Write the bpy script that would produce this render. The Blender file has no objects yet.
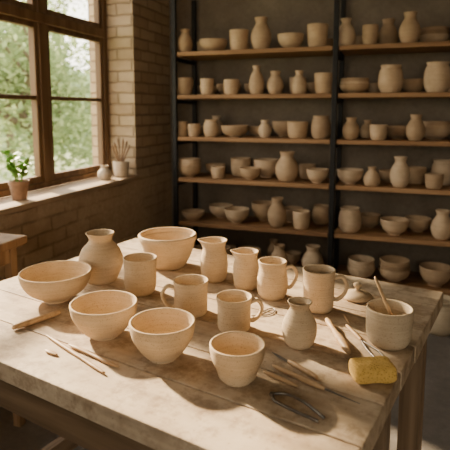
import bpy, bmesh, math, random
from mathutils import Vector, Matrix, noise
random.seed(7)
SC=bpy.context.scene
# ------------------------------------------------------------ helpers
def new_mat(name):
    m=bpy.data.materials.new(name); m.use_nodes=True
    nt=m.node_tree; nt.nodes.clear()
    out=nt.nodes.new('ShaderNodeOutputMaterial'); b=nt.nodes.new('ShaderNodeBsdfPrincipled')
    nt.links.new(b.outputs[0],out.inputs[0]); return m,nt,b,out
def N(nt,t,**k):
    n=nt.nodes.new(t)
    for a,v in k.items():
        if a.startswith('i_'): n.inputs[a[2:].replace('_',' ')].default_value=v
        else: setattr(n,a,v)
    return n
def L(nt,a,b): nt.links.new(a,b)
def ramp(nt,fac,stops):
    r=nt.nodes.new('ShaderNodeValToRGB'); e=r.color_ramp.elements
    while len(e)<len(stops): e.new(.5)
    for i,(p,c) in enumerate(stops):
        e[i].position=p; e[i].color=(c[0],c[1],c[2],1)
    L(nt,fac,r.inputs[0]); return r.outputs[0]
def mapping(nt,scale,src='Object'):
    tc=N(nt,'ShaderNodeTexCoord'); mp=N(nt,'ShaderNodeMapping'); mp.inputs['Scale'].default_value=scale
    L(nt,tc.outputs[src],mp.inputs[0]); return mp.outputs[0]
def mix(nt,fac,a,b,mode='MIX'):
    m=nt.nodes.new('ShaderNodeMix'); m.data_type='RGBA'; m.blend_type=mode
    for s,v in ((m.inputs[0],fac),(m.inputs[6],a),(m.inputs[7],b)):
        if hasattr(v,'is_linked'): L(nt,v,s)
        else: s.default_value=v if not isinstance(v,tuple) else (v+(1,) if len(v)==3 else v)
    return m.outputs[2]
def bump(nt,b,h,strength,dist):
    n=N(nt,'ShaderNodeBump'); n.inputs['Strength'].default_value=strength; n.inputs['Distance'].default_value=dist
    L(nt,h,n.inputs['Height']); L(nt,n.outputs[0],b.inputs['Normal']); return n

def clay_mat(name,c1,c2,island=False,dark=.0,rough=.8):
    m,nt,b,o=new_mat(name)
    co=mapping(nt,(1,1,1))
    n1=N(nt,'ShaderNodeTexNoise'); n1.inputs['Scale'].default_value=14; n1.inputs['Detail'].default_value=5; L(nt,co,n1.inputs[0])
    col=ramp(nt,n1.outputs[0],[(.3,c1),(.7,c2)])
    # throwing rings
    w=N(nt,'ShaderNodeTexWave',wave_type='BANDS',bands_direction='Z'); w.inputs['Scale'].default_value=48; w.inputs['Distortion'].default_value=2.2
    w.inputs['Detail'].default_value=2; w.inputs['Detail Scale'].default_value=.4; L(nt,co,w.inputs[0])
    cs=mapping(nt,(6,6,260))
    n2=N(nt,'ShaderNodeTexNoise'); n2.inputs['Scale'].default_value=1; n2.inputs['Detail'].default_value=3; L(nt,cs,n2.inputs[0])
    col=mix(nt,.17,col,ramp(nt,n2.outputs[0],[(.35,(.42,.34,.26)),(.65,(1,.97,.92))]),'MULTIPLY')
    # specks
    n3=N(nt,'ShaderNodeTexNoise'); n3.inputs['Scale'].default_value=420; n3.inputs['Detail'].default_value=1; L(nt,co,n3.inputs[0])
    sp=ramp(nt,n3.outputs[0],[(.30,(.45,.35,.26)),(.38,(1,1,1))])
    col=mix(nt,.6,col,sp,'MULTIPLY')
    if island:
        g=N(nt,'ShaderNodeNewGeometry')
        col=mix(nt,1.0,col,ramp(nt,g.outputs['Random Per Island'],[(0,(.58,.51,.45)),(.3,(.95,.9,.85)),(.55,(1,1,1)),(.8,(.84,.76,.67)),(1,(.7,.64,.58))]),'MULTIPLY')
    L(nt,col,b.inputs['Base Color']); b.inputs['Roughness'].default_value=rough
    b.inputs['Specular IOR Level'].default_value=.18
    a=N(nt,'ShaderNodeMath',operation='MULTIPLY_ADD'); L(nt,w.outputs['Fac'],a.inputs[0]); a.inputs[1].default_value=.6; L(nt,n2.outputs[0],a.inputs[2])
    bump(nt,b,a.outputs[0],.3,.0011)
    return m
def wood_mat(name,dark,mid,light,axis='X',scale=1.0,island=True,dust=None,rough=.6,bs=.3):
    m,nt,b,o=new_mat(name)
    s={'X':(1.5,28,28),'Y':(28,1.5,28),'Z':(28,28,1.5)}[axis]
    tc=N(nt,'ShaderNodeTexCoord'); g=N(nt,'ShaderNodeNewGeometry')
    add=N(nt,'ShaderNodeVectorMath',operation='MULTIPLY_ADD')
    cb=N(nt,'ShaderNodeCombineXYZ')
    for i in range(3): L(nt,g.outputs['Random Per Island'],cb.inputs[i])
    L(nt,cb.outputs[0],add.inputs[0]); add.inputs[1].default_value=(7,11,5); L(nt,tc.outputs['Object'],add.inputs[2])
    mp=N(nt,'ShaderNodeMapping'); mp.inputs['Scale'].default_value=tuple(x*scale for x in s); L(nt,add.outputs[0],mp.inputs[0])
    n1=N(nt,'ShaderNodeTexNoise'); n1.inputs['Scale'].default_value=1; n1.inputs['Detail'].default_value=8; n1.inputs['Roughness'].default_value=.6; n1.inputs['Distortion'].default_value=.6
    L(nt,mp.outputs[0],n1.inputs[0])
    col=ramp(nt,n1.outputs[0],[(.28,dark),(.5,mid),(.72,light)])
    col=mix(nt,1.0,col,ramp(nt,g.outputs['Random Per Island'],[(0,(.74,.71,.68)),(.5,(1,1,1)),(1,(.86,.84,.82))]),'MULTIPLY')
    if dust:
        n2=N(nt,'ShaderNodeTexNoise'); n2.inputs['Scale'].default_value=5.5; n2.inputs['Detail'].default_value=7; n2.inputs['Roughness'].default_value=.68; L(nt,tc.outputs['Object'],n2.inputs[0])
        col=mix(nt,ramp(nt,n2.outputs[0],[(.36,(0,0,0)),(.66,(.75,.75,.75))]),col,dust)
        n4=N(nt,'ShaderNodeTexNoise'); n4.inputs['Scale'].default_value=16; n4.inputs['Detail'].default_value=6; n4.inputs['Roughness'].default_value=.75; L(nt,tc.outputs['Object'],n4.inputs[0])
        col=mix(nt,.6,col,ramp(nt,n4.outputs[0],[(.38,(.40,.32,.25)),(.52,(1,1,1))]),'MULTIPLY')
        v=N(nt,'ShaderNodeTexVoronoi'); v.inputs['Scale'].default_value=42; L(nt,tc.outputs['Object'],v.inputs[0])
        col=mix(nt,.5,col,ramp(nt,v.outputs['Distance'],[(.04,(.3,.22,.16)),(.09,(1,1,1))]),'MULTIPLY')
    L(nt,col,b.inputs['Base Color']); b.inputs['Roughness'].default_value=rough; b.inputs['Specular IOR Level'].default_value=.3
    bump(nt,b,n1.outputs[0],bs,.002)
    return m
def simple_mat(name,col,rough=.6,metal=0,ns=20,var=.25,bs=.2):
    m,nt,b,o=new_mat(name); co=mapping(nt,(1,1,1))
    n=N(nt,'ShaderNodeTexNoise'); n.inputs['Scale'].default_value=ns; n.inputs['Detail'].default_value=5; L(nt,co,n.inputs[0])
    lo=tuple(c*(1-var) for c in col); hi=tuple(min(1,c*(1+var)) for c in col)
    L(nt,ramp(nt,n.outputs[0],[(.3,lo),(.7,hi)]),b.inputs['Base Color'])
    b.inputs['Roughness'].default_value=rough; b.inputs['Metallic'].default_value=metal
    if bs: bump(nt,b,n.outputs[0],bs,.003)
    return m
def finish(name,bm,mats,loc=(0,0,0),rot=0,smooth=True,parent=None,bevel=0):
    me=bpy.data.meshes.new(name); bmesh.ops.recalc_face_normals(bm,faces=bm.faces) if not name.startswith('leaf') else None
    bm.to_mesh(me); bm.free()
    for m in (mats if isinstance(mats,(list,tuple)) else [mats]): me.materials.append(m)
    ob=bpy.data.objects.new(name,me); SC.collection.objects.link(ob)
    ob.location=loc; ob.rotation_euler=(0,0,rot)
    if smooth:
        for p in me.polygons: p.use_smooth=True
    if bevel:
        md=ob.modifiers.new('bevel','BEVEL'); md.width=bevel; md.segments=2; md.limit_method='ANGLE'
    if parent: ob.parent=parent
    return ob
def box(bm,lo,hi,mi=0,jit=0):
    vs=[bm.verts.new((x+random.uniform(-jit,jit),y+random.uniform(-jit,jit),z)) for z in (lo[2],hi[2]) for y in (lo[1],hi[1]) for x in (lo[0],hi[0])]
    for f in ((0,2,3,1),(4,5,7,6),(0,1,5,4),(2,6,7,3),(0,4,6,2),(1,3,7,5)):
        fc=bm.faces.new([vs[i] for i in f]); fc.material_index=mi
def catmull(pts,n):
    P=[pts[0]]+list(pts)+[pts[-1]]; out=[]
    for i in range(1,len(P)-2):
        for k in range(n):
            t=k/n; a,b,c,d=[Vector(P[i+j-1]) for j in range(4)]
            out.append(.5*((2*b)+(c-a)*t+(2*a-5*b+4*c-d)*t*t+(3*b-a-3*c+d)*t**3))
    out.append(Vector(pts[-1])); return out
def lathe(bm,prof,seg=48,loc=(0,0,0),mi=0,M=None):
    rings=[]
    for r,z in prof:
        if r<1e-5: rings.append([bm.verts.new((0,0,z))])
        else: rings.append([bm.verts.new((r*math.cos(2*math.pi*i/seg),r*math.sin(2*math.pi*i/seg),z)) for i in range(seg)])
    T=Matrix.Translation(loc) if M is None else M
    for rg in rings:
        for v in rg: v.co=T@v.co
    for a,b in zip(rings,rings[1:]):
        for i in range(seg):
            j=(i+1)%seg
            if len(a)==1 and len(b)==1: continue
            if len(a)==1: f=bm.faces.new((a[0],b[i],b[j]))
            elif len(b)==1: f=bm.faces.new((a[i],a[j],b[0]))
            else: f=bm.faces.new((a[i],a[j],b[j],b[i]))
            f.material_index=mi; f.smooth=True
def vessel(outer,t=.004,n=6):
    o=catmull([(r,z) for r,z in outer],n); o=[(v.x,v.y) for v in o]
    H=o[-1][1]; pr=[(0,.002),(o[0][0]*.8,.002),(o[0][0]*.86,0)]+o
    rt=o[-1][0]; pr+=[(rt-t*.25,H+t*.28),(rt-t*.7,H+t*.25)]
    inner=[(max(r-t,.001),z) for r,z in reversed(o) if z>t*2]
    pr+=inner+[(inner[-1][0]*.8,t*1.3),(0,t*1.1)]
    return pr
def tube(bm,pts,wa,wb,side,seg=10,mi=0,caps=True):
    n=len(pts); rings=[]
    for i,p in enumerate(pts):
        t=(pts[min(i+1,n-1)]-pts[max(i-1,0)]).normalized(); s=side-(side.dot(t))*t; s.normalize(); u=t.cross(s)
        a=wa[i] if isinstance(wa,list) else wa; b=wb[i] if isinstance(wb,list) else wb
        rings.append([bm.verts.new(p+s*a*math.cos(2*math.pi*k/seg)+u*b*math.sin(2*math.pi*k/seg)) for k in range(seg)])
    for a,b in zip(rings,rings[1:]):
        for k in range(seg):
            f=bm.faces.new((a[k],a[(k+1)%seg],b[(k+1)%seg],b[k])); f.material_index=mi; f.smooth=True
    if caps:
        for rg in (rings[0][::-1],rings[-1]):
            f=bm.faces.new(rg); f.material_index=mi
def handle(bm,rt,zt,rb,zb,out,ang):
    d=Vector((math.cos(ang),math.sin(ang),0)); side=Vector((-math.sin(ang),math.cos(ang),0)); dz=zt-zb
    P=[(rt-.003,zt-.004),(rt+out*.55,zt+.001),(rt+out*.95,zt-dz*.22),(rt+out,zt-dz*.5),(rt+out*.72,zt-dz*.82),(rb+out*.25,zb-.001),(rb-.003,zb+.001)]
    pts=[d*v.x+Vector((0,0,v.y)) for v in catmull(P,6)]
    n=len(pts)
    tube(bm,pts,[.0085-.0025*math.sin(math.pi*i/(n-1)) for i in range(n)],[.0048]*n,side,12)

# ------------------------------------------------------------ materials
CLAY=clay_mat('bisque_clay',(.55,.41,.26),(.69,.54,.36))
CLAY_D=clay_mat('grey_clay',(.47,.37,.25),(.59,.48,.335))
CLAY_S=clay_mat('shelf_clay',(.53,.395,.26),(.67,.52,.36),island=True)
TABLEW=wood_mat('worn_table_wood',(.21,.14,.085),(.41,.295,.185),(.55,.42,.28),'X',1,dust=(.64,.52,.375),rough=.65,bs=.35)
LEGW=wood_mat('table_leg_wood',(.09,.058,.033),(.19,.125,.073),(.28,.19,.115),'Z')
SHELFW=wood_mat('shelf_wood',(.17,.085,.036),(.32,.175,.078),(.43,.25,.12),'X')
FRAMEW=wood_mat('window_wood',(.10,.055,.027),(.175,.102,.051),(.25,.155,.08),'Z',.7,island=False)
STOOLW=wood_mat('stool_wood',(.20,.11,.055),(.33,.20,.10),(.45,.29,.16),'Z',.7)
TOOLW=wood_mat('tool_wood',(.35,.215,.105),(.49,.32,.17),(.59,.41,.24),'X',3,rough=.5,bs=.1)
METAL=simple_mat('blackened_steel',(.016,.015,.014),.55,.6,40,.3)
STEEL=simple_mat('tool_steel',(.20,.18,.16),.4,.8,60,.2,0)
TERRA=simple_mat('terracotta',(.30,.18,.11),.8,0,25,.25)
LEAF=simple_mat('plant_leaf',(.20,.40,.06),.5,0,30,.35,.1)
SOIL=simple_mat('soil',(.05,.03,.02),.95,0,80,.4,.6)
def wall_mat(name,mode):
    m,nt,b,o=new_mat(name)
    tc=N(nt,'ShaderNodeTexCoord'); sp=N(nt,'ShaderNodeSeparateXYZ'); L(nt,tc.outputs['Object'],sp.inputs[0])
    ad=N(nt,'ShaderNodeMath',operation='ADD'); L(nt,sp.outputs[0],ad.inputs[0]); L(nt,sp.outputs[1],ad.inputs[1])
    cb=N(nt,'ShaderNodeCombineXYZ'); L(nt,ad.outputs[0],cb.inputs[0]); L(nt,sp.outputs[2],cb.inputs[1])
    nw=N(nt,'ShaderNodeTexNoise'); nw.inputs['Scale'].default_value=9; nw.inputs['Detail'].default_value=3; L(nt,tc.outputs['Object'],nw.inputs[0])
    vm=N(nt,'ShaderNodeVectorMath',operation='MULTIPLY_ADD'); L(nt,nw.outputs['Color'],vm.inputs[0]); vm.inputs[1].default_value=(.022,.018,0); L(nt,cb.outputs[0],vm.inputs[2])
    n1=N(nt,'ShaderNodeTexNoise'); n1.inputs['Scale'].default_value=3.2; n1.inputs['Detail'].default_value=8; n1.inputs['Roughness'].default_value=.65; L(nt,tc.outputs['Object'],n1.inputs[0])
    n2=N(nt,'ShaderNodeTexNoise'); n2.inputs['Scale'].default_value=38; n2.inputs['Detail'].default_value=6; n2.inputs['Roughness'].default_value=.7; L(nt,tc.outputs['Object'],n2.inputs[0])
    if mode=='brick':
        br=N(nt,'ShaderNodeTexBrick'); L(nt,vm.outputs[0],br.inputs[0])
        br.inputs['Scale'].default_value=1; br.inputs['Brick Width'].default_value=.225; br.inputs['Row Height'].default_value=.075
        br.inputs['Mortar Size'].default_value=.009; br.inputs['Mortar Smooth'].default_value=.7; br.inputs['Bias'].default_value=0
        br.inputs['Color1'].default_value=(.49,.365,.24,1); br.inputs['Color2'].default_value=(.585,.45,.305,1); br.inputs['Mortar'].default_value=(.37,.27,.175,1)
        col=mix(nt,.6,br.outputs['Color'],ramp(nt,n1.outputs[0],[(.3,(.58,.52,.45)),(.7,(1,.97,.93))]),'MULTIPLY')
        zz=N(nt,'ShaderNodeMapRange'); L(nt,sp.outputs[2],zz.inputs[0]); zz.inputs[1].default_value=.95; zz.inputs[2].default_value=.78; zz.inputs[3].default_value=0; zz.inputs[4].default_value=.30
        am=N(nt,'ShaderNodeMath',operation='ADD'); L(nt,zz.outputs[0],am.inputs[0]); L(nt,n1.outputs[0],am.inputs[1])
        pm=N(nt,'ShaderNodeMapRange'); L(nt,am.outputs[0],pm.inputs[0]); pm.inputs[1].default_value=.66; pm.inputs[2].default_value=.88
        pl=ramp(nt,n2.outputs[0],[(.3,(.44,.315,.195)),(.7,(.62,.47,.315))])
        col=mix(nt,pm.outputs[0],col,pl)
        L(nt,col,b.inputs['Base Color'])
        hm=N(nt,'ShaderNodeMath',operation='MULTIPLY_ADD'); hm.inputs[1].default_value=-1.0
        inv=N(nt,'ShaderNodeMath',operation='SUBTRACT'); inv.inputs[0].default_value=1; L(nt,pm.outputs[0],inv.inputs[1])
        hb=N(nt,'ShaderNodeMath',operation='MULTIPLY'); L(nt,br.outputs['Fac'],hb.inputs[0]); L(nt,inv.outputs[0],hb.inputs[1]); L(nt,hb.outputs[0],hm.inputs[0])
        L(nt,n2.outputs[0],hm.inputs[2]); bump(nt,b,hm.outputs[0],.8,.014)
    else:
        base={'plaster':[(.25,(.14,.11,.079)),(.55,(.20,.16,.118)),(.8,(.26,.21,.16))],
              'ceiling':[(.25,(.36,.29,.22)),(.8,(.48,.40,.31))],
              'floor':[(.25,(.12,.105,.09)),(.55,(.20,.175,.15)),(.8,(.27,.24,.21))]}[mode]
        col=ramp(nt,n1.outputs[0],base)
        col=mix(nt,.4,col,ramp(nt,n2.outputs[0],[(.3,(.6,.6,.6)),(.6,(1,1,1))]),'MULTIPLY')
        L(nt,col,b.inputs['Base Color']); bump(nt,b,n2.outputs[0],.5,.008)
    b.inputs['Roughness'].default_value=.9 if mode!='floor' else .7; b.inputs['Specular IOR Level'].default_value=.2
    return m
BRICK=wall_mat('old_painted_brick','brick'); PLAST=wall_mat('dark_plaster','plaster'); CEIL=wall_mat('ceiling_plaster','ceiling'); FLOORM=wall_mat('concrete_floor','floor')

# ------------------------------------------------------------ room
XL,YB,XR,YN,ZC=-1.72,3.64,3.2,-2.6,2.85
WY0,WY1,WZ0,WZ1=.55,3.07,.82,2.36
bm=bmesh.new(); box(bm,(XL-.35,YN-.1,-.06),(XR+.1,YB+.1,0)); finish('floor',bm,FLOORM,smooth=False)
bm=bmesh.new(); box(bm,(XL-.35,YN-.1,ZC),(XR+.1,YB+.1,ZC+.1)); finish('ceiling',bm,CEIL,smooth=False)
bm=bmesh.new(); box(bm,(XL-.35,YB,0),(XR+.1,YB+.15,ZC)); finish('wall_back',bm,PLAST,smooth=False)
bm=bmesh.new(); box(bm,(XR,YN,0),(XR+.1,YB,ZC)); finish('wall_right',bm,PLAST,smooth=False)
# rear wall; its unseen window opening is added to let in fill light
RX0,RX1,RZ0,RZ1=-.7,1.5,1.0,2.3
bm=bmesh.new(); box(bm,(XL-.35,YN-.1,0),(XR+.1,YN,RZ0)); box(bm,(XL-.35,YN-.1,RZ1),(XR+.1,YN,ZC)); box(bm,(XL-.35,YN-.1,RZ0),(RX0,YN,RZ1)); box(bm,(RX1,YN-.1,RZ0),(XR+.1,YN,RZ1))
finish('wall_rear',bm,PLAST,smooth=False)
bm=bmesh.new()
box(bm,(XL-.35,YN,0),(XL,YB,WZ0)); box(bm,(XL-.35,YN,WZ1),(XL,YB,ZC)); box(bm,(XL-.35,YN,WZ0),(XL,WY0,WZ1)); box(bm,(XL-.35,WY1,WZ0),(XL,YB,WZ1))
finish('wall_left',bm,BRICK,smooth=False)
bm=bmesh.new(); box(bm,(-1.93,WY0+.002,WZ0+.001),(-1.69,WY1-.002,WZ0+.03))
finish('trim_1',bm,wood_mat('sill_wood',(.30,.20,.12),(.45,.32,.20),(.56,.42,.28),'Y'),smooth=False,bevel=.006)
win=bpy.data.objects.new('window_1',None); SC.collection.objects.link(win)
bm=bmesh.new(); xa,xb=-1.985,-1.92
def fr(y0,y1,z0,z1,a=xa,b=xb): box(bm,(a,y0,z0),(b,y1,z1))
B0=WZ0+.031
fr(WY0+.001,WY0+.05,B0,WZ1-.001); fr(WY1-.05,WY1-.001,B0,WZ1-.001)
fr(WY0+.05,WY1-.05,WZ1-.05,WZ1-.001); fr(WY0+.05,WY1-.05,B0,B0+.035)
mull=[2.405,1.79,1.175]; mw=.035
for y in mull: fr(y-mw,y+mw,B0+.035,WZ1-.05)
fr(WY0+.05,WY1-.05,1.785,1.84,xa-.002,xb+.012)
ys=[WY0+.05]+mull[::-1]+[WY1-.05]
for i in range(4):
    a=ys[i]+(mw if i else 0); c=ys[i+1]-(mw if i<3 else 0)
    for z0,z1 in ((B0+.035,1.785),(1.84,WZ1-.05)):
        fr(a,a+.03,z0,z1,xa+.012,xb-.01); fr(c-.03,c,z0,z1,xa+.012,xb-.01); fr(a,c,z0,z0+.038,xa+.014,xb-.012); fr(a,c,z1-.03,z1,xa+.014,xb-.012)
    fr(a,c,1.357,1.382,xa+.016,xb-.014)
finish('frame',bm,FRAMEW,smooth=False,parent=win,bevel=.004)
m,nt,b,o=new_mat('window_glass'); nt.nodes.remove(b)
tr=N(nt,'ShaderNodeBsdfTransparent'); gl=N(nt,'ShaderNodeBsdfGlossy'); gl.inputs['Roughness'].default_value=.02
mx=N(nt,'ShaderNodeMixShader'); mx.inputs[0].default_value=.05; L(nt,tr.outputs[0],mx.inputs[1]); L(nt,gl.outputs[0],mx.inputs[2]); L(nt,mx.outputs[0],o.inputs[0])
GLASS=m
bm=bmesh.new(); vs=[bm.verts.new((-1.955,y,z)) for y,z in ((WY0+.05,B0+.03),(WY1-.05,B0+.03),(WY1-.05,WZ1-.05),(WY0+.05,WZ1-.05))]; bm.faces.new(vs)
finish('glass_pane',bm,GLASS,smooth=False,parent=win)
fill_win=bpy.data.objects.new('added_fill_window',None); SC.collection.objects.link(fill_win)  # added window behind the camera, brightens the shelf fronts
bm=bmesh.new(); ya,yb=YN-.08,YN-.02
box(bm,(RX0,ya,RZ0),(RX1,yb,RZ0+.05)); box(bm,(RX0,ya,RZ1-.05),(RX1,yb,RZ1))
for k in range(5):
    x=RX0+.03+(RX1-RX0-.06)*k/4; box(bm,(x-.03,ya,RZ0+.05),(x+.03,yb,RZ1-.05))
finish('frame',bm,FRAMEW,smooth=False,parent=fill_win,bevel=.004)
bm=bmesh.new(); bm.faces.new([bm.verts.new((x,YN-.05,z)) for x,z in ((RX0+.02,RZ0+.03),(RX1-.02,RZ0+.03),(RX1-.02,RZ1-.03),(RX0+.02,RZ1-.03))])
finish('glass_pane',bm,GLASS,smooth=False,parent=fill_win)

# ------------------------------------------------------------ outside garden
m,nt,b,o=new_mat('tree_leaves'); nt.nodes.remove(b)
g=N(nt,'ShaderNodeNewGeometry'); c=ramp(nt,g.outputs['Random Per Island'],[(0,(.14,.19,.08)),(.5,(.22,.285,.13)),(1,(.35,.41,.21))])
d=N(nt,'ShaderNodeBsdfDiffuse'); t=N(nt,'ShaderNodeBsdfTranslucent'); L(nt,c,d.inputs[0]); L(nt,c,t.inputs[0])
mx=N(nt,'ShaderNodeMixShader'); mx.inputs[0].default_value=.5; L(nt,d.outputs[0],mx.inputs[1]); L(nt,t.outputs[0],mx.inputs[2]); L(nt,mx.outputs[0],o.inputs[0])
LEAVES=m
BARK=simple_mat('bark',(.12,.09,.06),.9)
def tree(name,x,y,h,r,nl,zlow):
    e=bpy.data.objects.new(name,None); e.location=(x,y,-.3); SC.collection.objects.link(e)
    bm=bmesh.new(); tips=[]
    def limb(p,d,l,r0,lev):
        pts=[p]; q=p.copy()
        for k in range(5):
            d=(d+Vector((random.uniform(-.25,.25),random.uniform(-.25,.25),random.uniform(-.02,.15)))).normalized(); q=q+d*l/5; pts.append(q.copy())
        tube(bm,pts,[r0*(1-.12*k) for k in range(6)],[r0*(1-.12*k) for k in range(6)],Vector((1,0.1,0)),6)
        tips.append(q)
        if lev<2:
            for k in range(4):
                a=random.uniform(0,6.28); limb(pts[2+k%4].copy(),Vector((math.cos(a),math.sin(a),.6)).normalized(),l*.6,r0*.5,lev+1)
    limb(Vector((0,0,0)),Vector((0,0,1)),h*.7,.14,0)
    finish('trunk',bm,BARK,parent=e)
    bm=bmesh.new()
    clumps=[Vector((random.gauss(0,r*.5),random.gauss(0,r*.5),random.uniform(zlow,h))) for _ in range(30)]+tips
    for _ in range(nl):
        c=random.choice(clumps); p=c+Vector((random.gauss(0,.32),random.gauss(0,.32),random.gauss(0,.28)))
        if p.z<.1: p.z=.1+random.random()*.3
        u=Vector((random.gauss(0,1),random.gauss(0,1),random.gauss(0,.6))).normalized(); w=u.orthogonal().normalized(); s=random.uniform(.05,.10)
        bm.faces.new([bm.verts.new(p+u*s),bm.verts.new(p+w*s*.45),bm.verts.new(p-u*s),bm.verts.new(p-w*s*.45)])
    finish('leaves',bm,LEAVES,smooth=False,parent=e)
tree('garden_tree',-6.0,7.6,3.2,1.3,6500,.4)
tree('garden_tree',-10.6,11.6,4.6,2.0,7500,.2)
tree('garden_tree',-8.0,15.5,4.2,1.8,6500,.3)
bm=bmesh.new()
for k in range(30):
    f=k/29; p=Vector((-20+f*17,20+f*6,.3))
    bmesh.ops.create_icosphere(bm,subdivisions=4,radius=1.7,matrix=Matrix.Translation(p)@Matrix.Diagonal((1,1,1.3+random.random()*.8,1)))
for v in bm.verts: v.co+=noise.noise_vector(v.co*1.3)*.5+noise.noise_vector(v.co*5)*.18
finish('garden_hedge',bm,simple_mat('hedge_foliage',(.20,.26,.13),.8,0,3.5,.6,.8))
bm=bmesh.new(); box(bm,(-40,-20,-.4),(XL-.36,60,-.3)); finish('garden_ground',bm,simple_mat('grass',(.20,.24,.11),.9,0,2,.4),smooth=False)

# ------------------------------------------------------------ shelving
ZS=[1.70,1.405,1.112,.818,.50,.19]
sh=bpy.data.objects.new('storage_shelving_unit',None); SC.collection.objects.link(sh)
bm=bmesh.new()
for x in (-1.50,-.392,.72):
    for y0 in (3.235,3.595):
        box(bm,(x-.016,y0,0),(x+.016,y0+.03,2.12))
    for z in ZS: box(bm,(x-.012,3.265,z-.06),(x+.012,3.595,z-.034))
finish('steel_posts',bm,METAL,smooth=False,parent=sh,bevel=.003)
bm=bmesh.new()
for z in ZS:
    box(bm,(-1.48,3.245,z-.028),(-.412,3.59,z),jit=.001); box(bm,(-.372,3.245,z-.028),(.70,3.59,z),jit=.001)
finish('shelf_boards',bm,SHELFW,smooth=False,parent=sh,bevel=.003)

def kind_profile(k,r,h):
    if k=='v': return [(r*.58,0),(r*.8,h*.1),(r,h*.36),(r*.88,h*.6),(r*.56,h*.80),(r*.54,h*.88),(r*.66,h)]
    if k=='k': return [(r*.75,0),(r*.95,h*.15),(r,h*.45),(r*.75,h*.68),(r*.48,h*.80),(r*.46,h*.9),(r*.58,h)]
    if k=='b': return [(r*.42,0),(r*.44,h*.08),(r*.74,h*.28),(r*.93,h*.6),(r,h)]
    if k=='c': return [(r*.72,0),(r*.86,h*.12),(r*.95,h*.5),(r,h)]
    if k=='j': return [(r*.68,0),(r*.92,h*.18),(r,h*.5),(r*.9,h*.8),(r*.78,h*.9),(r*.86,h)]
    if k=='p': return [(r*.6,0),(r*.7,h*.2),(r*.9,h*.5),(r,h)]
rows=[
 [(-144.5,'v',10.5,16),(-125,'b',20,8.5),(-105,'c',13,13.5),(-89.5,'v',13.5,21),(-70,'b',17.5,9.5),(-52,'c',13.5,14.5),(-34,'k',12,17),(-27,'b',16,7.5),(-19,'c',10,12),(-9,'v',12.5,18.5),(4,'v',12.5,18.5),(19,'s',18,11),(33,'c',11,14),(46,'v',13,19),(60,'b',18,9)],
 [(-147,'c',14,12),(-135,'b',15,7),(-128,'c',10,11),(-120,'b',18,8),(-110,'c',11,10),(-99,'b',15,8),(-92,'k',10,19),(-79,'v',11,15),(-68,'c',12,12),(-63,'k',10,15),(-55,'b',16,8),(-47,'c',12.5,13),(-28,'s',19,9.5),(-18,'b',13,7),(-6,'j',15,17),(8,'b',16,9),(21,'j',15.5,18),(33,'c',12,13),(48,'b',17,8),(62,'v',13,18)],
 [(-148,'c',9.5,10.5),(-138,'c',9,9),(-125,'j',11,12),(-109,'b',20,8),(-95,'b',17,7),(-86,'v',9,12),(-79,'b',17,11),(-64,'c',14,11),(-48.5,'j',12.5,15),(-29,'v',11,14),(-20,'k',9.5,12),(-12,'c',11,9.5),(0,'b',20,8.5),(10,'v',11.5,16),(22,'s',20,11.5),(38,'c',12,12),(52,'j',14,16)],
 [(-143,'s',17,13),(-129,'b',15,8),(-120,'c',10,8),(-109,'c',15,13),(-97,'b',15,8),(-89,'b',19,13),(-71,'v',16,20),(-60,'c',12,10),(-50,'b',15,9),(-29,'b',17,9.5),(-15,'k',10,12),(-4,'b',15,8),(2,'v',12.5,19),(12,'c',13,10.5),(22,'c',11,9),(28,'j',14,16),(44,'b',18,9),(60,'v',13,18)],
 [(-141,'p',17,6),(-124,'b',18,9),(-107,'b',18,10),(-91,'b',18,13),(-77,'v',13,20),(-70,'b',16,10),(-60,'c',12,12),(-49,'j',14,13),(-28,'j',15,16),(-16,'b',14,9),(0,'b',18,10),(14,'b',17,9),(28,'v',13,18),(45,'c',12,12),(60,'b',18,9)],
 [(-140,'b',18,9),(-118,'c',13,12),(-98,'s',18,12),(-75,'v',12,18),(-52,'v',15,19),(-20,'s',18,13),(1,'s',20,14),(26,'b',20,12),(50,'c',13,13)]]
bm=bmesh.new()
for z,row in zip(ZS,rows):
    spans={0:[],1:[]}
    def place(k,x,y,r,h):
        if k=='s':
            hh=h*.6
            for i in range(3): lathe(bm,vessel(kind_profile('b',r*(1-.03*i),hh),.005,3),24,(x,y,z+.0005+i*h*.2))
        else: lathe(bm,vessel(kind_profile(k,r,h),.005,3),24,(x,y,z+.0005))
    def free(l,x,r): return all(x-r>b+.003 or x+r<a-.003 for a,b in spans[l])
    for (x,k,d,h) in row:
        x/=100; r=d/200; h/=100
        lane=0 if free(0,x,r) else 1
        if lane==1:
            while not free(1,x,r): x+=.004
        y=(3.257+max(r,.05)+random.uniform(0,.01)) if lane==0 else 3.58-r
        spans[lane].append((x-r,x+r))
        if lane==0 and r>.08: spans[1].append((x-r*.6,x+r*.6))
        place(k,x,y,r,h)
    x=-1.44
    while x<.64:
        k=random.choice('bbccjv'); r=random.uniform(.045,.062); h={'b':.07,'c':.10,'j':.12,'v':.15}[k]*random.uniform(.9,1.15)
        if abs(x+.392)>r+.02 and free(1,x,r) and random.random()<.62:
            spans[1].append((x-r,x+r)); place(k,x,3.58-r,r,h)
        x+=.05
finish('shelf_pottery',bm,CLAY_S)
bm=bmesh.new(); lathe(bm,vessel(kind_profile('j',.10,.2),.008,4),32); finish('clay_planter',bm,CLAY_D,(.27,3.08,.0))

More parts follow.
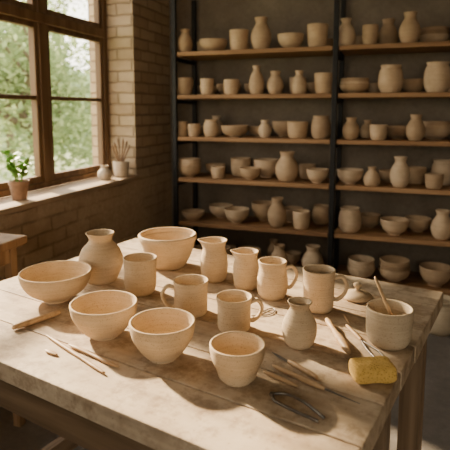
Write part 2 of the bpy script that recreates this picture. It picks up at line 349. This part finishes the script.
# ------------------------------------------------------------ table
TR=math.radians(-12.5); TC=Vector((-.532,1.196,0)); TL,TD,TT=1.17,.92,.78
tb=bpy.data.objects.new('wooden_work_table',None); tb.location=TC; tb.rotation_euler=(0,0,TR); SC.collection.objects.link(tb)
bm=bmesh.new(); nb=7; w=TD/nb
for i in range(nb):
    y0=-TD/2+i*w; box(bm,(-TL/2+random.uniform(-.003,.003),y0+.0010,TT-.042),(TL/2+random.uniform(-.003,.003),y0+w-.0010,TT))
finish('table_top',bm,TABLEW,smooth=False,parent=tb,bevel=.003)
bm=bmesh.new(); a=.045; z0,z1=TT-.15,TT-.043
box(bm,(-TL/2+a,-TD/2+a,z0),(TL/2-a,-TD/2+a+.025,z1)); box(bm,(-TL/2+a,TD/2-a-.025,z0),(TL/2-a,TD/2-a,z1))
box(bm,(-TL/2+a,-TD/2+a+.026,z0),(-TL/2+a+.025,TD/2-a-.026,z1)); box(bm,(TL/2-a-.025,-TD/2+a+.026,z0),(TL/2-a,TD/2-a-.026,z1))
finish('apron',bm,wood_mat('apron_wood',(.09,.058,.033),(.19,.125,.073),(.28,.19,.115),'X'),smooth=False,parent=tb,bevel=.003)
bm=bmesh.new(); q=.03
for x in (-TL/2+q,TL/2-q-.06):
    for y in (-TD/2+q,TD/2-q-.06): box(bm,(x,y,0),(x+.06,y+.06,TT-.043))
box(bm,(TL/2-q-.055,-.045,0),(TL/2-q-.002,.01,TT-.043))
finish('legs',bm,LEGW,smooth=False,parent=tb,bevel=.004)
bm=bmesh.new()
for x in (-TL/2+q+.015,TL/2-q-.045): box(bm,(x,-TD/2+q+.061,.13),(x+.03,TD/2-q-.061,.19))
finish('stretchers',bm,wood_mat('stretcher_wood',(.16,.10,.06),(.30,.20,.12),(.40,.28,.17),'Y'),smooth=False,parent=tb,bevel=.003)

# ------------------------------------------------------------ pots on table
def pot(name,x,y,outer,mat=CLAY,t=.0042,hd=None,spout=None):
    bm=bmesh.new(); lathe(bm,vessel(outer,t,7),64)
    if spout is not None:
        ang,H=spout; d=Vector((math.cos(ang),math.sin(ang),0))
        for v in bm.verts:
            c=Vector((v.co.x,v.co.y,0)); 
            if c.length>1e-4:
                k=max(0,c.normalized().dot(d))**14*max(0,(v.co.z/H-.8)/.2); v.co+=d*k*.010+Vector((0,0,k*.002))
    if hd: handle(bm,*hd)
    return finish(name,bm,mat,(x,y,TT+.0003),random.uniform(0,.01))
def bowl(x,y,rf,rr,h,name='clay_bowl'):
    pot(name,x,y,[(rf,0),(rf*1.0,h*.06),(rf*1.3,h*.12),(rr*.76,h*.34),(rr*.93,h*.62),(rr*.99,h*.86),(rr,h)],t=.005)
bowl(-.876,1.106,.036,.096,.080); bowl(-.629,.959,.034,.077,.078); bowl(-.453,.906,.030,.069,.080); bowl(-.277,.873,.028,.054,.073)
pot('clay_vase',-.844,1.279,[(.042,0),(.050,.012),(.064,.045),(.067,.068),(.056,.100),(.037,.122),(.0345,.134),(.043,.150)])
pot('clay_planter',-.716,1.481,[(.055,0),(.064,.012),(.080,.045),(.090,.080),(.094,.092),(.097,.094),(.0975,.106),(.095,.109)],t=.006)
pot('clay_tumbler',-.682,1.229,[(.036,0),(.042,.010),(.0455,.035),(.046,.07),(.048,.103)])
aL=math.atan2(-.327,-.945); aR=math.atan2(.327,.945)
pot('clay_mug',-.488,1.141,[(.038,0),(.042,.008),(.0425,.04),(.043,.07),(.0455,.087)],hd=(.044,.074,.0425,.020,.028,aL+.15))
pot('clay_pitcher',-.521,1.402,[(.033,0),(.039,.012),(.0425,.045),(.040,.075),(.034,.098),(.036,.115),(.041,.124)],spout=(aL,.124))
pot('clay_pitcher',-.408,1.368,[(.031,0),(.036,.012),(.038,.045),(.037,.07),(.033,.090),(.034,.102),(.037,.109)],spout=(aL,.109))
pot('clay_jug',-.317,1.320,[(.033,0),(.041,.014),(.0435,.038),(.041,.066),(.0375,.085),(.040,.103)],hd=(.038,.088,.042,.030,.028,aR-.1))
pot('clay_mug',-.354,1.088,[(.035,0),(.039,.008),(.0395,.035),(.040,.06),(.0435,.080)],hd=(.041,.068,.039,.020,.026,aR+.1))
pot('clay_mug',-.181,1.273,[(.033,0),(.038,.010),(.0395,.04),(.0405,.08),(.0425,.108)],hd=(.041,.090,.0395,.030,.030,aR-.15))
pot('clay_bottle_vase',-.191,1.057,[(.026,0),(.033,.010),(.0385,.032),(.037,.052),(.028,.072),(.0215,.084),(.0225,.092),(.0275,.100)])
bp=pot('clay_brush_pot',-.003,1.130,[(.036,0),(.043,.006),(.0485,.022),(.050,.05),(.0505,.083)],CLAY_D,.0055)
bm=bmesh.new(); p0=Vector((.030,-.010,.012)); p1=Vector((-.034,0,.150))
tube(bm,[p0.lerp(p1,t) for t in (0,.3,.6,.8,.95,1)],[.003,.0035,.004,.0045,.0055,.003],[.003,.0035,.004,.0035,.003,.002],Vector((0,1,0)),8)
finish('wooden_stirring_stick',bm,TOOLW,parent=bp)
bm=bmesh.new(); lathe(bm,[(0,0),(.036,0),(.041,.004),(.041,.008),(.034,.015),(.018,.021),(.007,.024),(.006,.030),(.011,.036),(.011,.041),(.006,.045),(0,.046)],48); finish('pot_lid',bm,CLAY,(-.090,1.385,TT+.0003))
# sponge
bm=bmesh.new(); bmesh.ops.create_cube(bm,size=1); bmesh.ops.subdivide_edges(bm,edges=bm.edges[:],cuts=14,use_grid_fill=True)
for v in bm.verts:
    q=v.co*2; l=(abs(q.x)**7+abs(q.y)**7+abs(q.z)**7)**(1/7); q/=max(l,.01); 
    v.co=Vector((q.x*.041,q.y*.027,q.z*.0165+.0165)); v.co+=noise.noise_vector(v.co*60)*.0022
    if v.co.z<0: v.co.z=0
m,nt,b,o=new_mat('sponge_foam'); co=mapping(nt,(1,1,1)); v=N(nt,'ShaderNodeTexVoronoi'); v.inputs['Scale'].default_value=230; L(nt,co,v.inputs[0])
L(nt,ramp(nt,v.outputs['Distance'],[(.10,(.32,.17,.03)),(.32,(.66,.40,.09)),(.8,(.74,.48,.13))]),b.inputs['Base Color']); b.inputs['Roughness'].default_value=.95; bump(nt,b,v.outputs['Distance'],.4,.0015)
finish('yellow_sponge',bm,m,(-.030,.965,TT+.0003),math.radians(24))
# tools ------------------------------------------------------
def P(x,y,z=0): return Vector((x,y,TT+.0004+z))
def rod(bm,p0,p1,ra,prof,mi=0,flat=1.0,seg=12):
    d=(p1-p0); s=Vector((-d.y,d.x,0)).normalized(); mx=max(prof)
    pts=[];A=[];B=[]
    n=len(prof)
    fine=catmull([(i/(n-1),prof[i]) for i in range(n)],4)
    for v in fine:
        pts.append(p0+d*v.x+Vector((0,0,ra*mx*flat))); A.append(ra*max(v.y,.05)); B.append(ra*max(v.y,.05)*flat)
    tube(bm,pts,A,B,s,seg,mi)
def wire(bm,pts,r,mi=1): 
    pp=catmull(pts,5); tube(bm,pp,r,r,Vector((0,0,1)),6,mi)
bm=bmesh.new(); rod(bm,P(-.846,.905),P(-.800,1.018),.0095,[.75,.95,1,1,.95,.7],0,.8,8); finish('wooden_rib',bm,TOOLW)
bm=bmesh.new(); rod(bm,P(-.750,.905),P(-.530,.803),.0046,[.35,.8,1,.9,.7,.9,.5],0,.8); finish('wooden_modelling_tool',bm,TOOLW)
bm=bmesh.new(); rod(bm,P(-.672,.882),P(-.515,.832),.0048,[.3,1.1,.9,.8,.9,1,.4],0,.8); finish('wooden_modelling_tool',bm,TOOLW)
bm=bmesh.new(); rod(bm,P(-.705,.846),P(-.668,.836),.0055,[.5,1,1.1,.9,.5],0,.5); finish('wooden_rib',bm,TOOLW)
bm=bmesh.new(); rod(bm,P(-.195,.965),P(-.130,.920),.0055,[.7,1,.85,1,.7]); rod(bm,P(-.240,.998,.002),P(-.195,.966,.002),.0048,[.1,.7,.9,.8,.6],1,.25); finish('clay_knife',bm,[TOOLW,STEEL])
bm=bmesh.new(); rod(bm,P(-.222,.938),P(-.110,.885),.0055,[.5,1,.8,1,.9,.6]); rod(bm,P(-.110,.885,.0035),P(-.045,.858,.003),.0022,[1,.8,.5,.3],1); finish('needle_tool',bm,[TOOLW,STEEL])
bm=bmesh.new(); rod(bm,P(-.235,.912),P(-.160,.880),.0040,[.5,1,.9,1,.5]); finish('wooden_modelling_tool',bm,TOOLW)
bm=bmesh.new()
wire(bm,[P(-.200,.842,.003),P(-.175,.850,.003),P(-.140,.835,.003),P(-.100,.800,.003)],.0028,0)
wire(bm,[P(-.200,.842,.003),P(-.190,.822,.003),P(-.155,.805,.003),P(-.108,.788,.003)],.0028,0)
lathe(bm,[(0,0),(.005,0),(.005,.005),(0,.006)],16,P(-.200,.842,0)); finish('steel_calipers',bm,STEEL)
bm=bmesh.new(); rod(bm,P(-.148,1.190),P(-.080,1.035),.0095,[.5,.8,.65,.6,.8,1,1.05,.9,.5]); finish('wooden_clay_paddle',bm,TOOLW)
bm=bmesh.new(); rod(bm,P(-.100,1.185),P(-.060,1.115),.0045,[.6,1,.8,1,.7])
wire(bm,[P(-.060,1.115,.004),P(-.050,1.085,.004),P(-.024,1.035,.004),P(-.008,1.036,.004),P(-.016,1.065,.004),P(-.045,1.100,.004),P(-.060,1.115,.004)],.0022); finish('loop_trimming_tool',bm,[TOOLW,STEEL])
bm=bmesh.new(); rod(bm,P(-.112,1.250),P(-.095,1.200),.0035,[.4,1,.8,.9,.4]); finish('wooden_modelling_tool',bm,TOOLW)
bm=bmesh.new(); wire(bm,[P(-.318,1.190,.002),P(-.300,1.230,.002),P(-.285,1.222,.002),P(-.290,1.195,.002),P(-.312,1.178,.002),P(-.335,1.172,.002)],.0015,0); finish('cutting_wire',bm,STEEL)

# ------------------------------------------------------------ window sill things
SZ=WZ0+.0305
bm=bmesh.new(); lathe(bm,vessel([(.034,0),(.042,.05),(.046,.075),(.050,.077),(.051,.095)],.004),32); lathe(bm,[(0,.080),(.046,.080)],32,mi=1)
random.seed(3)
for s in range(14):
    a=random.uniform(0,6.28); l=random.uniform(.07,.16); tip=Vector((math.cos(a)*l*.38,math.sin(a)*l*.38,.08+l)); base=Vector((math.cos(a)*.01,math.sin(a)*.01,.078))
    pts=[base.lerp(tip,t)+Vector((0,0,.01*math.sin(t*3))) for t in (0,.25,.5,.75,1)]; tube(bm,pts,.0016,.0016,Vector((1,.3,0)),5,2)
    for t in (.35,.5,.65,.8,.92,1):
        for sg in (-1,1):
            p=base.lerp(tip,t)+Vector((0,0,.01*math.sin(t*3))); d=Vector((math.cos(a+sg*1.5+random.uniform(-.6,.6)),math.sin(a+sg*1.5+random.uniform(-.6,.6)),.35)).normalized(); w=d.cross(Vector((0,0,1))).normalized(); ln=random.uniform(.028,.042)
            w=(w+Vector((0,0,random.uniform(-.8,.8)))).normalized()
            q=[p,p+d*ln*.35+w*ln*.36,p+d*ln*.75+w*ln*.28,p+d*ln,p+d*ln*.75-w*ln*.28,p+d*ln*.35-w*ln*.36]
            f=bm.faces.new([bm.verts.new(v) for v in q]); f.material_index=2
finish('potted_plant',bm,[TERRA,SOIL,LEAF],(-1.80,2.02,SZ))
CUP=clay_mat('pale_clay',(.55,.45,.33),(.66,.56,.43))
BRUSHW=simple_mat('brush_handle_wood',(.22,.12,.055),.5,0,30,.3)
bm=bmesh.new(); lathe(bm,vessel(kind_profile('c',.055,.105),.005),32)
for k in range(6):
    a=k*1.05+.3; p0=Vector((-math.cos(a)*.02,-math.sin(a)*.02,.010)); p1=Vector((math.cos(a)*.062,math.sin(a)*.062,.215+.022*(k%3)))
    tube(bm,[p0.lerp(p1,t) for t in (0,.5,.8,.9,1)],[.004,.005,.006,.009,.004],[.004,.005,.006,.009,.004],Vector((1,.2,0)),8,1)
finish('brush_cup',bm,[CUP,BRUSHW],(-1.775,2.965,SZ))
bm=bmesh.new(); lathe(bm,vessel(kind_profile('k',.045,.09),.004),32); finish('small_clay_jar',bm,CUP,(-1.80,2.80,SZ))

# ------------------------------------------------------------ side stool at left
st=bpy.data.objects.new('wooden_stool',None); st.location=(-1.545,1.43,0); SC.collection.objects.link(st)
bm=bmesh.new(); box(bm,(-.15,-.17,.765),(.15,.17,.80)); finish('seat',bm,STOOLW,smooth=False,parent=st,bevel=.006)
bm=bmesh.new()
for x in (-.12,.085):
    for y in (-.14,.105): box(bm,(x,y,0),(x+.035,y+.035,.764))
box(bm,(-.084,-.13,.3),(.084,-.11,.33)); box(bm,(-.084,.115,.3),(.084,.135,.33)); box(bm,(.09,-.104,.3),(.115,.104,.33))
box(bm,(-.084,-.13,.70),(.084,-.11,.763)); box(bm,(-.084,.115,.70),(.084,.135,.763)); box(bm,(.09,-.104,.70),(.115,.104,.763))
finish('legs',bm,STOOLW,smooth=False,parent=st,bevel=.003)

# ------------------------------------------------------------ light
W=bpy.data.worlds.new('sky'); SC.world=W; W.use_nodes=True; nt=W.node_tree; bg=nt.nodes['Background']
tc=N(nt,'ShaderNodeTexCoord'); sp=N(nt,'ShaderNodeSeparateXYZ'); L(nt,tc.outputs['Generated'],sp.inputs[0])
L(nt,ramp(nt,sp.outputs[2],[(0,(1,.91,.73)),(.35,(1,.93,.78)),(1,(.90,.89,.86))]),bg.inputs[0]); bg.inputs[1].default_value=7.2
sl=bpy.data.lights.new('sun','SUN'); sl.energy=32; sl.color=(1,.79,.52); sl.angle=math.radians(2.4)
so=bpy.data.objects.new('sun',sl); SC.collection.objects.link(so); so.rotation_euler=Vector((1.4,-.69,-.72)).to_track_quat('-Z','Y').to_euler()
pl=bpy.data.lights.new('window_portal','AREA'); pl.shape='RECTANGLE'; pl.size=1.54; pl.size_y=2.5; pl.cycles.is_portal=True
po=bpy.data.objects.new('window_portal',pl); SC.collection.objects.link(po); po.location=(-2.0,1.81,1.6); po.rotation_euler=Vector((1,0,0)).to_track_quat('-Z','Y').to_euler()
pl=bpy.data.lights.new('added_window_portal','AREA'); pl.shape='RECTANGLE'; pl.size=2.2; pl.size_y=1.3; pl.cycles.is_portal=True  # sky portal for the added rear opening
po=bpy.data.objects.new('added_window_portal',pl); SC.collection.objects.link(po); po.location=(.4,YN-.12,1.65); po.rotation_euler=(math.radians(90),0,0)
# ------------------------------------------------------------ camera
cd=bpy.data.cameras.new('camera'); cam=bpy.data.objects.new('camera',cd); SC.collection.objects.link(cam); SC.camera=cam
cd.sensor_width=36; cd.lens=40; cd.shift_y=-.119; cd.clip_start=.05
cam.location=(0,0,1.3); cam.rotation_euler=(math.radians(83),0,math.radians(19.1))
cd.dof.use_dof=True; cd.dof.focus_distance=1.25; cd.dof.aperture_fstop=5
